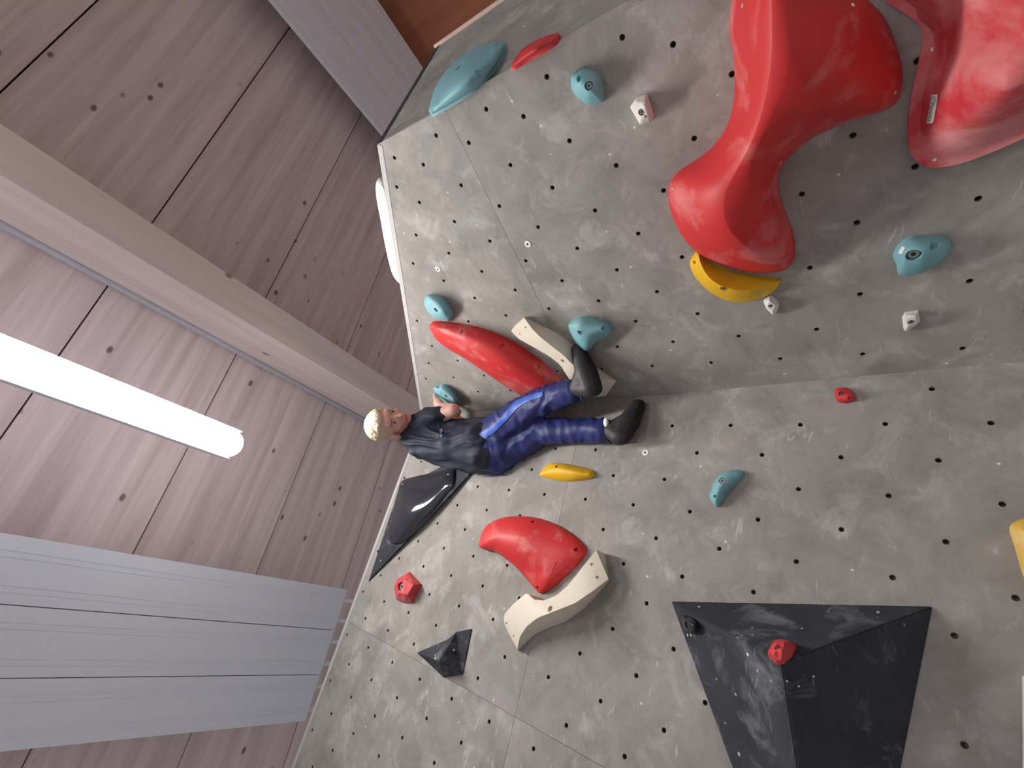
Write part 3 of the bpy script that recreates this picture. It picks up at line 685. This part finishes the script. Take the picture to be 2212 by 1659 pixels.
# big tetrahedral volume
apx = (1688, 1430, 0.26)
V23 = [(1450, 1299, .004), (2014, 1310, .004), (1818, 2300, .004), apx]
pyr = facet('wooden_volume', 'big charcoal pyramid volume with a red hold at its peak', PL, V23, [(0, 3, 1), (1, 3, 2), (2, 3, 0)][::1], M['volume'],
    screws=[(1510, 1311, 3), (1493, 1372, 3), (1548, 1467, 2), (1637, 1449, 2.5), (1897, 1323, 3), (1733, 1358, 2), (1666, 1471, 2), (1725, 1482, 2), (1700, 1471, 2), (1757, 1461, 2), (1567, 1562, 2), (1597, 1629, 3.5)], cat='climbing volume', bevel=0.004)
p0, p1, p2, p3 = [PL.on(*v) for v in V23]
PF_left = plane3(p0, p2, p3); PF_top = plane3(p0, p3, p1)
hold('climbing_hold', 'small black hold with a steel bolt on the pyramid volume', PF_left, [(1473, 1331), (1482, 1332), (1496, 1336), (1504, 1345), (1508, 1355), (1503, 1364), (1493, 1368), (1486, 1365), (1478, 1359), (1474, 1350), (1472, 1340)], [(1485, 1347, .03), (1494, 1353, .03)], M['black'], q=0.6, bolts=[(1483, 1351, 6)])
V24 = [(1657, 1409, .006), (1666, 1393, .006), (1674, 1382, .006), (1687, 1380, .006), (1701, 1382, .006), (1720, 1394, .006), (1709, 1413, .006), (1692, 1428, .006), (1677, 1429, .006), (1668, 1421, .006), (1674, 1388, .04), (1696, 1386, .04), (1690, 1410, .042), (1689, 1426, .025), (1668, 1412, .03)]
facet('climbing_hold', 'red faceted hold bolted on the top side of the pyramid volume', PF_top, V24, [(0, 1, 10, 14), (1, 2, 10), (2, 3, 10), (3, 4, 11, 10), (4, 5, 11), (5, 6, 12, 11), (6, 7, 13, 12), (7, 8, 13), (8, 9, 14, 13), (9, 0, 14), (10, 11, 12, 14), (12, 13, 14)], M['redhold'], bolts=[(1682, 1396, 7)], pits=[(1677, 1411, 4)], bevel=0.0015)
# dual texture macro in the upper corner
V25 = [(795, 1257, .006), (866, 1040, .02), (925, 1022, .03), (985, 990, .03), (1036, 1003, .012), (940, 1102, .03), (880, 1140, .035)]
dual = facet('fibreglass_macro', 'matte charcoal triangular macro under the wall top behind the climber', PL, V25, [(0, 1, 6), (1, 2, 5, 6), (2, 3, 4, 5), (4, 0, 6, 5)][::1], M['volume'], screws=[(903, 1028, 2.2), (822, 1211, 2)], cat='climbing macro', bevel=0.003)
PD = Plane(PL.n, PL.d + 0.020)
hump = hold('glossy_insert', 'glossy black hump on the triangular corner macro', PD, [(867, 1040), (895, 1030), (940, 1020), (975, 1012), (983, 1018), (980, 1050), (968, 1064), (934, 1110), (896, 1148), (868, 1171), (852, 1175), (841, 1170), (839, 1154), (848, 1110), (858, 1070)], [(872, 1066, .055), (868, 1110, .06), (856, 1155, .03), (872, 1110, .06), (905, 1080, .05), (950, 1040, .03)], M['gloss'], q=0.7, screws=[(869, 1046, 2.5), (968, 1025, 2.5), (962, 1050, 2)], cat='climbing macro')
hump.parent = dual; hump.matrix_parent_inverse = wmat(dual).inverted(); hump['label'] = 'glossy black hump'; del hump['category']
hold('climbing_hold', 'chalky yellow and cream hold cut off by the frame, far lower left face', PL, [(2181, 1138), (2190, 1128), (2212, 1120), (2260, 1118), (2300, 1170), (2290, 1260), (2245, 1290), (2212, 1245), (2195, 1190), (2186, 1160)], [(2215, 1150, .05), (2245, 1210, .06)], M['yellowpale'], q=0.7)
V26 = [(2208, 1460, .004), (2330, 1456, .004), (2345, 1720, .004), (2209, 1720, .004)]
facet('route_sign', 'plain white sign sheet at the very bottom of the left face', PL, V26, [(0, 1, 2, 3)], M['sign'], cat='sign', bevel=0)
# small marks on the macros
def conform(name, o, poly, mat, lift=0.0012, sub=4):
    """thin sheet lying on a thing: pixel polygon carried onto its surface"""
    t = bvh_of(o); V = []
    c = np.mean(poly, 0)
    for k in range(sub + 1):
        for p in poly:
            q = c + (np.asarray(p) - c) * (k / sub if k else 0.02); h, nn = shoot(t, *q)
            if h is None: h, nn = (V[-1] if V else PR.on(*q)), PR.n
            V.append(h + nn * lift)
    n = len(poly); Fc = [tuple(range(n))] + [(a * n + i, a * n + (i + 1) % n, (a + 1) * n + (i + 1) % n, (a + 1) * n + i) for a in range(sub) for i in range(n)]
    return mk(name, V, Fc, mat, o)
conform('sticker', kidney, [(1949, 532), (1956, 535), (1948, 549), (1941, 546)], M['sign'])
lab = conform('maker_label', rimmed, [(2014, 204), (2027, 203), (2027, 212), (2018, 262), (2014, 266), (2005, 266), (2003, 262), (2010, 226)], plain('label_white', (0.78, 0.76, 0.76), 0.5))
lab['label'] = 'small white maker label with grey letters'
def flat_text(txt, parent, o, top, bottom, right_off, mat):
    """lettering running from pixel top to bottom on the thing's surface, letter tops towards image right"""
    cu = bpy.data.curves.new('lettering', 'FONT'); cu.body = txt; cu.align_x = 'CENTER'; cu.align_y = 'CENTER'; cu.extrude = 0.0
    t = bvh_of(o)
    a, na = shoot(t, *top); b, nb = shoot(t, *bottom); m, nm = shoot(t, *((np.array(top) + np.array(bottom)) / 2))
    x = unit(b - a); nn = unit(nm - (nm @ x) * x); y = np.cross(nn, x)
    tmp = bpy.data.objects.new('tmp', cu); COL.objects.link(tmp); dg = bpy.context.evaluated_depsgraph_get()
    me = bpy.data.meshes.new_from_object(tmp.evaluated_get(dg)); bpy.data.objects.remove(tmp)
    co = np.array([v.co[:] for v in me.vertices]); s = np.linalg.norm(b - a) / (co[:, 0].max() - co[:, 0].min())
    V = [m + nn * 0.0035 + x * (c[0]) * s + y * (c[1]) * s for c in co]
    return mk('lettering', V, [tuple(p.vertices) for p in me.polygons], mat, parent)
flat_text('Cheeta', lab, rimmed, (2021, 207), (2009, 262), 0, plain('label_grey', (0.20, 0.17, 0.17), 0.6))
def tri_frame(): 
    out = [(1187, 1244), (1199, 1211), (1216, 1213)]; inn = [(1191, 1237), (1201, 1214), (1211, 1215)]
    t = bvh_of(wedge); V = []
    for q in out + inn:
        h, nn = shoot(t, *q); V.append(h + nn * 0.0015)
    return mk('embossed_triangle', V, [(0, 1, 4, 3), (1, 2, 5, 4), (2, 0, 3, 5)], M['redpale'], wedge)
tri_frame()
# ================================================================== PERSON
SKIN = plain('skin', (0.62, 0.36, 0.29), 0.5, 0, 0.35, 0.05)
M['shirt'] = plain('navy_cotton', (0.018, 0.022, 0.040), 0.7, 0, 0.4, 0.25)
M['trouser'] = plain('blue_polyester', (0.015, 0.023, 0.125), 0.55, 0, 0.4, 0.15)
M['stripe'] = plain('light_blue_stripe', (0.035, 0.10, 0.44), 0.5)
M['shoe'] = plain('black_shoe_rubber', (0.010, 0.010, 0.012), 0.45, 0, 0.35, 0.2)
M['shoe_upper'] = plain('grey_shoe_leather', (0.034, 0.033, 0.034), 0.55, 0, 0.4, 0.3)
M['band'] = plain('orange_band', (0.62, 0.17, 0.02), 0.5)
M['sock'] = plain('white_sock', (0.75, 0.75, 0.78), 0.8)
M['lip'] = plain('lip', (0.42, 0.17, 0.15), 0.5); M['eyew'] = plain('eye_white', (0.55, 0.50, 0.48), 0.3); M['iris'] = plain('eye_dark', (0.06, 0.045, 0.04), 0.3)
M['brow'] = plain('brow', (0.30, 0.18, 0.11), 0.8)
m_, nt_, b_ = nmat('blond_hair', 0.5, 0.4)
v_ = coords(nt_, (40, 40, 9)); c_ = mix(nt_, noise(nt_, v_, 5.0, 4), (0.40, 0.30, 0.18), (0.78, 0.67, 0.50)); nt_.links.new(c_, b_.inputs['Base Color']); bump(nt_, b_, noise(nt_, v_, 8.0, 3), 0.6, 0.004)
M['hair'] = m_
def J(x, y, r): return O + ray(x, y) * r
def capsule(p, q, r1, r2): return ('c', np.asarray(p), np.asarray(q), r1, r2)
def ellip(c, ax, rad): return ('e', np.asarray(c), np.asarray(ax), rad)
def chain(pts): return [capsule(a[0], b[0], a[1], b[1]) for a, b in zip(pts, pts[1:])]
def soft(name, prims, voxel, mat, parent, smooth=6, fold=0.0, fold_scale=(14, 14, 14), seed=0.0):
    bm = bmesh.new()
    for p in prims:
        b2 = bmesh.new()
        if p[0] == 'c':
            for c, r in ((p[1], p[3]), (p[2], p[4])): bmesh.ops.create_icosphere(b2, subdivisions=3, radius=r, matrix=Matrix.Translation(Vector(c)))
            res = bmesh.ops.convex_hull(b2, input=b2.verts); bmesh.ops.delete(b2, geom=[g for g in set(res['geom_interior'] + res['geom_unused']) if isinstance(g, bmesh.types.BMVert)], context='VERTS')
        else:
            bmesh.ops.create_icosphere(b2, subdivisions=4, radius=1.0)
            for v in b2.verts: v.co = Vector(p[1] + sum(p[2][k] * p[3][k] * v.co[k] for k in range(3)))
        me = bpy.data.meshes.new('t'); b2.to_mesh(me); b2.free(); bm.from_mesh(me); bpy.data.meshes.remove(me)
    me = bpy.data.meshes.new(name); bm.to_mesh(me); bm.free()
    o = bpy.data.objects.new(name, me); COL.objects.link(o)
    md = o.modifiers.new('r', 'REMESH'); md.mode = 'VOXEL'; md.voxel_size = voxel
    sm = o.modifiers.new('s', 'SMOOTH'); sm.iterations = smooth; sm.factor = 0.5
    dg = bpy.context.evaluated_depsgraph_get(); m2 = bpy.data.meshes.new_from_object(o.evaluated_get(dg)); bpy.data.objects.remove(o)
    n = len(m2.vertices); co = np.empty(n * 3); m2.vertices.foreach_get('co', co); co = co.reshape(-1, 3)
    if fold:
        nr = np.array([v.normal[:] for v in m2.vertices]); d = np.empty(n); fs = Vector(fold_scale)
        for i, c in enumerate(co):
            q = Vector((c[0] * fs.x + seed, c[1] * fs.y, c[2] * fs.z)); w = mnoise.noise(q * 0.45)
            q = q + Vector((w, w, w)) * 0.9
            d[i] = (0.5 - abs(mnoise.noise(q))) * 1.3 - 0.5 + 0.25 * mnoise.noise(q * 2.3)
        co = co + nr * (d * fold)[:, None]
    org = co.mean(0); m2.vertices.foreach_set('co', (co - org).ravel()); m2.update(); m2.materials.clear(); m2.materials.append(mat); m2.shade_smooth(); m2.name = name
    return link(name, m2, mat, parent, org)
person = empty('person', PL.on(1380, 900)); tag(person, 'boy in navy shirt and blue trousers climbing in the wall corner', 'person')
# head frame: crown towards image left, face turned to the viewer and a little to image top
hc = J(842, 913, 2.30); tow = -ray(842, 913)
ileft = unit(-W[:, 0] - (-W[:, 0] @ tow) * tow); iup = np.cross(tow, ileft); iup = iup if iup @ (-W[:, 1]) > 0 else -iup
hu = unit(ileft - 0.03 * iup + 0.34 * tow); yaw = math.radians(22)
hf = unit(math.cos(yaw) * tow + math.sin(yaw) * iup - 0.22 * ileft); hf = unit(hf - (hf @ hu) * hu); hx = np.cross(hf, hu)
HX = np.array([hx, hf, hu]); S = 1.0
def hp(x, y, z): return hc + (hx * x + hf * y + hu * z) * S
head = [ellip(hp(0, -0.012, 0.024), HX, (0.070, 0.086, 0.076)), ellip(hp(0, 0.018, -0.022), HX, (0.056, 0.062, 0.070)), ellip(hp(0, 0.045, -0.074), HX, (0.026, 0.024, 0.020)),
        ellip(hp(0.030, 0.045, -0.025), HX, (0.024, 0.022, 0.024)), ellip(hp(-0.030, 0.045, -0.025), HX, (0.024, 0.022, 0.024)), ellip(hp(0, 0.060, 0.030), HX, (0.050, 0.018, 0.024)),
        capsule(hp(0, 0.075, 0.004), hp(0, 0.094, -0.026), 0.006, 0.010), ellip(hp(0, 0.070, -0.048), HX, (0.022, 0.012, 0.014)),
        ellip(hp(0.077, 0.004, -0.018), HX, (0.013, 0.020, 0.030)), ellip(hp(-0.070, -0.012, -0.018), HX, (0.009, 0.018, 0.028))]
sh_r, el_r, wr_r = J(920, 912, 2.27), J(979, 886, 2.17), J(952, 878, 2.36)
sh_l, el_l, wr_l = J(935, 930, 2.38), J(1014, 922, 2.36), J(985, 905, 2.40)
neck_b = J(897, 940, 2.33)
def hand(wr, palm, knuckles, tips, thumb):
    pr = [capsule(wr, palm, 0.021, 0.026)]
    for k, t in zip(knuckles, tips):
        m = (k + t) / 2 + unit(O - k) * 0.004
        pr += [capsule(palm * 0.45 + k * 0.55, k, 0.012, 0.0095), capsule(k, m, 0.0095, 0.0085), capsule(m, t, 0.0085, 0.0075)]
    pr += [capsule(palm, thumb[0], 0.013, 0.011), capsule(thumb[0], thumb[1], 0.0105, 0.0085)]
    return pr
rh = hand(wr_r, J(947, 871, 2.40), [J(x, y, r) for x, y, r in ((940, 862, 2.41), (943, 866, 2.40), (949, 869, 2.40), (956, 872, 2.40))], [J(x, y, r) for x, y, r in ((938, 851, 2.44), (942, 855, 2.43), (947, 860, 2.42), (954, 866, 2.42))], (J(954, 882, 2.40), J(962, 876, 2.43)))
lh = hand(wr_l, J(981, 894, 2.44), [J(x, y, r) for x, y, r in ((974, 888, 2.45), (978, 886, 2.45), (983, 885, 2.45), (988, 886, 2.45))], [J(x, y, r) for x, y, r in ((972, 879, 2.46), (977, 878, 2.46), (983, 878, 2.46), (989, 880, 2.46))], (J(990, 896, 2.43), J(994, 888, 2.45)))
hip_r, kn_r, an_r = J(1060, 946, 2.13), J(1152, 876, 1.96), J(1240, 843, 1.79)
hip_l, kn_l, an_l = J(1072, 985, 2.14), J(1168, 932, 2.00), J(1312, 930, 1.80)
body = head + [capsule(hp(0, -0.012, -0.04), neck_b, 0.047, 0.050)]
body += chain([(neck_b, 0.06), (J(930, 946, 2.32), 0.085), (J(985, 955, 2.26), 0.09), (J(1045, 965, 2.17), 0.09)]) + [capsule(sh_r, sh_l, 0.05, 0.05)]
body += chain([(sh_r, 0.042), (el_r, 0.032), (wr_r, 0.021)]) + chain([(sh_l, 0.042), (el_l, 0.032), (wr_l, 0.021)]) + rh + lh
body += chain([(hip_r, 0.066), (kn_r, 0.040), (an_r, 0.027)]) + chain([(hip_l, 0.066), (kn_l, 0.040), (an_l, 0.027)]) + [capsule(hip_r, hip_l, 0.07, 0.07)]
body += [capsule(an_r, J(1262, 838, 1.74), 0.028, 0.024), capsule(an_l, J(1330, 938, 1.755), 0.028, 0.024)]
bodyo = soft('body', body, 0.0045, SKIN, person, smooth=3)
soft('hair', [ellip(hp(0, -0.022, 0.044), HX, (0.0765, 0.088, 0.070)), ellip(hp(0, -0.045, 0.0), HX, (0.063, 0.058, 0.058)), ellip(hp(0, 0.035, 0.072), HX, (0.058, 0.038, 0.026))], 0.004, M['hair'], person, smooth=3, fold=0.006, fold_scale=(45, 45, 45))
for sx in (-1, 1):
    e = soft('eye', [ellip(hp(0.029 * sx, 0.0655, 0.004), HX, (0.013, 0.008, 0.0065))], 0.0015, M['eyew'], person, smooth=1)
    soft('iris', [ellip(hp(0.029 * sx, 0.0725, 0.004), HX, (0.006, 0.0025, 0.006))], 0.001, M['iris'], e, smooth=1)
    soft('eyebrow', [capsule(hp(0.016 * sx, 0.077, 0.019), hp(0.042 * sx, 0.066, 0.020), 0.0035, 0.0028)], 0.0015, M['brow'], person, smooth=1)
soft('lips', [capsule(hp(-0.017, 0.077, -0.049), hp(0.017, 0.077, -0.049), 0.0035, 0.0035), capsule(hp(-0.010, 0.080, -0.051), hp(0.010, 0.080, -0.051), 0.005, 0.005)], 0.0015, M['lip'], person, smooth=1)
# shirt, trousers
ncen = J(884, 934, 2.325); nax = unit(hp(0, -0.012, -0.04) - neck_b); na = unit(np.cross(nax, (0.2, 0.9, 0.3))); nb = np.cross(nax, na)
soft('collar', [capsule(ncen + (na * math.cos(a) + nb * math.sin(a)) * 0.058, ncen + (na * math.cos(a + 0.45) + nb * math.sin(a + 0.45)) * 0.058, 0.010, 0.010) for a in np.arange(0, 6.28, 0.45)], 0.0035, plain('grey_collar_rib', (0.05, 0.053, 0.065), 0.9), person, smooth=2)
shirt = chain([(J(893, 940, 2.33), 0.074), (J(915, 944, 2.32), 0.104), (J(960, 955, 2.27), 0.120), (J(1005, 962, 2.22), 0.127), (J(1046, 962, 2.155), 0.130)]) + [capsule(J(912, 922, 2.29), J(905, 970, 2.30), 0.075, 0.055)]
shirt += [capsule(sh_r, J(947, 899, 2.215), 0.066, 0.058), capsule(sh_l, J(965, 922, 2.38), 0.060, 0.050)]
shirto = soft('shirt', shirt, 0.006, M['shirt'], person, smooth=3, fold=0.024, fold_scale=(15, 15, 6), seed=3.0)
tr = chain([(J(1056, 957, 2.14), 0.090), (J(1080, 960, 2.11), 0.103)]) + [capsule(hip_r, hip_l, 0.088, 0.088)]
tr += chain([(hip_r, 0.090), (J(1108, 908, 2.045), 0.080), (kn_r, 0.064), (J(1195, 858, 1.875), 0.057), (J(1232, 846, 1.805), 0.050)])
tr += chain([(hip_l, 0.090), (J(1120, 958, 2.07), 0.076), (kn_l, 0.061), (J(1240, 931, 1.90), 0.053), (J(1303, 930, 1.812), 0.050)])
trou = soft('trousers', tr, 0.006, M['trouser'], person, smooth=3, fold=0.013, fold_scale=(13, 13, 17), seed=21.0)
def band_on(name, o, L_, R_, mat, lift=0.003, n=30, parent=None):
    t = bvh_of(o); A, B = resample(np.array(L_, float), n), resample(np.array(R_, float), n); V = []; Fc = []; k = 5; last = None
    for a, b in zip(A, B):
        for j in range(k):
            h, nn = shoot(t, *(a + (b - a) * j / (k - 1)))
            if h is None: h, nn = last
            last = (h, nn); V.append(h + nn * lift)
    for i in range(n - 1):
        for j in range(k - 1): Fc.append((i * k + j, i * k + j + 1, (i + 1) * k + j + 1, (i + 1) * k + j))
    ob = mk(name, V, Fc, mat, parent or o, smooth=True); return ob
band_on('side_stripe', trou, [(1033, 938), (1060, 922), (1085, 900), (1112, 868), (1140, 856), (1172, 846)], [(1042, 951), (1068, 934), (1095, 908), (1120, 880), (1145, 866), (1174, 855)], M['stripe'])
for poly in ([(949, 929), (955, 926), (957, 932), (951, 938)], [(952, 938), (957, 940), (955, 946), (950, 944)]):
    conform('chest_print', shirto, poly, plain('pale_print', (0.16, 0.22, 0.36), 0.7), 0.0025, 2)
soft('wrist_band', [capsule(J(984, 903, 2.402), J(989, 908, 2.395), 0.0245, 0.0255)], 0.003, M['band'], person, smooth=2)
# shoes
def shoe(heel, mid, toe, ankle, sole_dir, pull):
    o = soft('shoe', chain([(heel, 0.034), (mid, 0.036), (toe, 0.024)]) + [capsule(ankle, heel, 0.036, 0.034), capsule(ankle, mid, 0.034, 0.036)], 0.0045, M['shoe_upper'], person, smooth=3)
    sd = sole_dir
    soft('rubber_sole', [capsule(heel + sd * 0.016, mid + sd * 0.017, 0.031, 0.033), capsule(mid + sd * 0.017, toe + sd * 0.006, 0.033, 0.0245)], 0.0045, M['shoe'], o, smooth=3)
    soft('pull_tab', [capsule(pull[0], pull[1], 0.005, 0.004), capsule(pull[1], pull[2], 0.004, 0.004)], 0.002, M['shoe'], o, smooth=1)
    return o
irt = unit(W[:, 0])
shoe(J(1274, 838, 1.715), J(1262, 802, 1.735), J(1247, 756, 1.765), J(1250, 836, 1.765), irt, (J(1254, 852, 1.76), J(1256, 862, 1.755), J(1263, 867, 1.75)))
shoe(J(1338, 942, 1.745), J(1354, 912, 1.775), J(1377, 876, 1.82), J(1322, 930, 1.785), irt, (J(1316, 944, 1.775), J(1312, 952, 1.77), J(1318, 957, 1.765)))
soft('sock', [ellip(J(1309, 914, 1.775), (unit(W[:, 0]), unit(W[:, 1]), unit(W[:, 2])), (0.010, 0.022, 0.018))], 0.003, M['sock'], person, smooth=2)
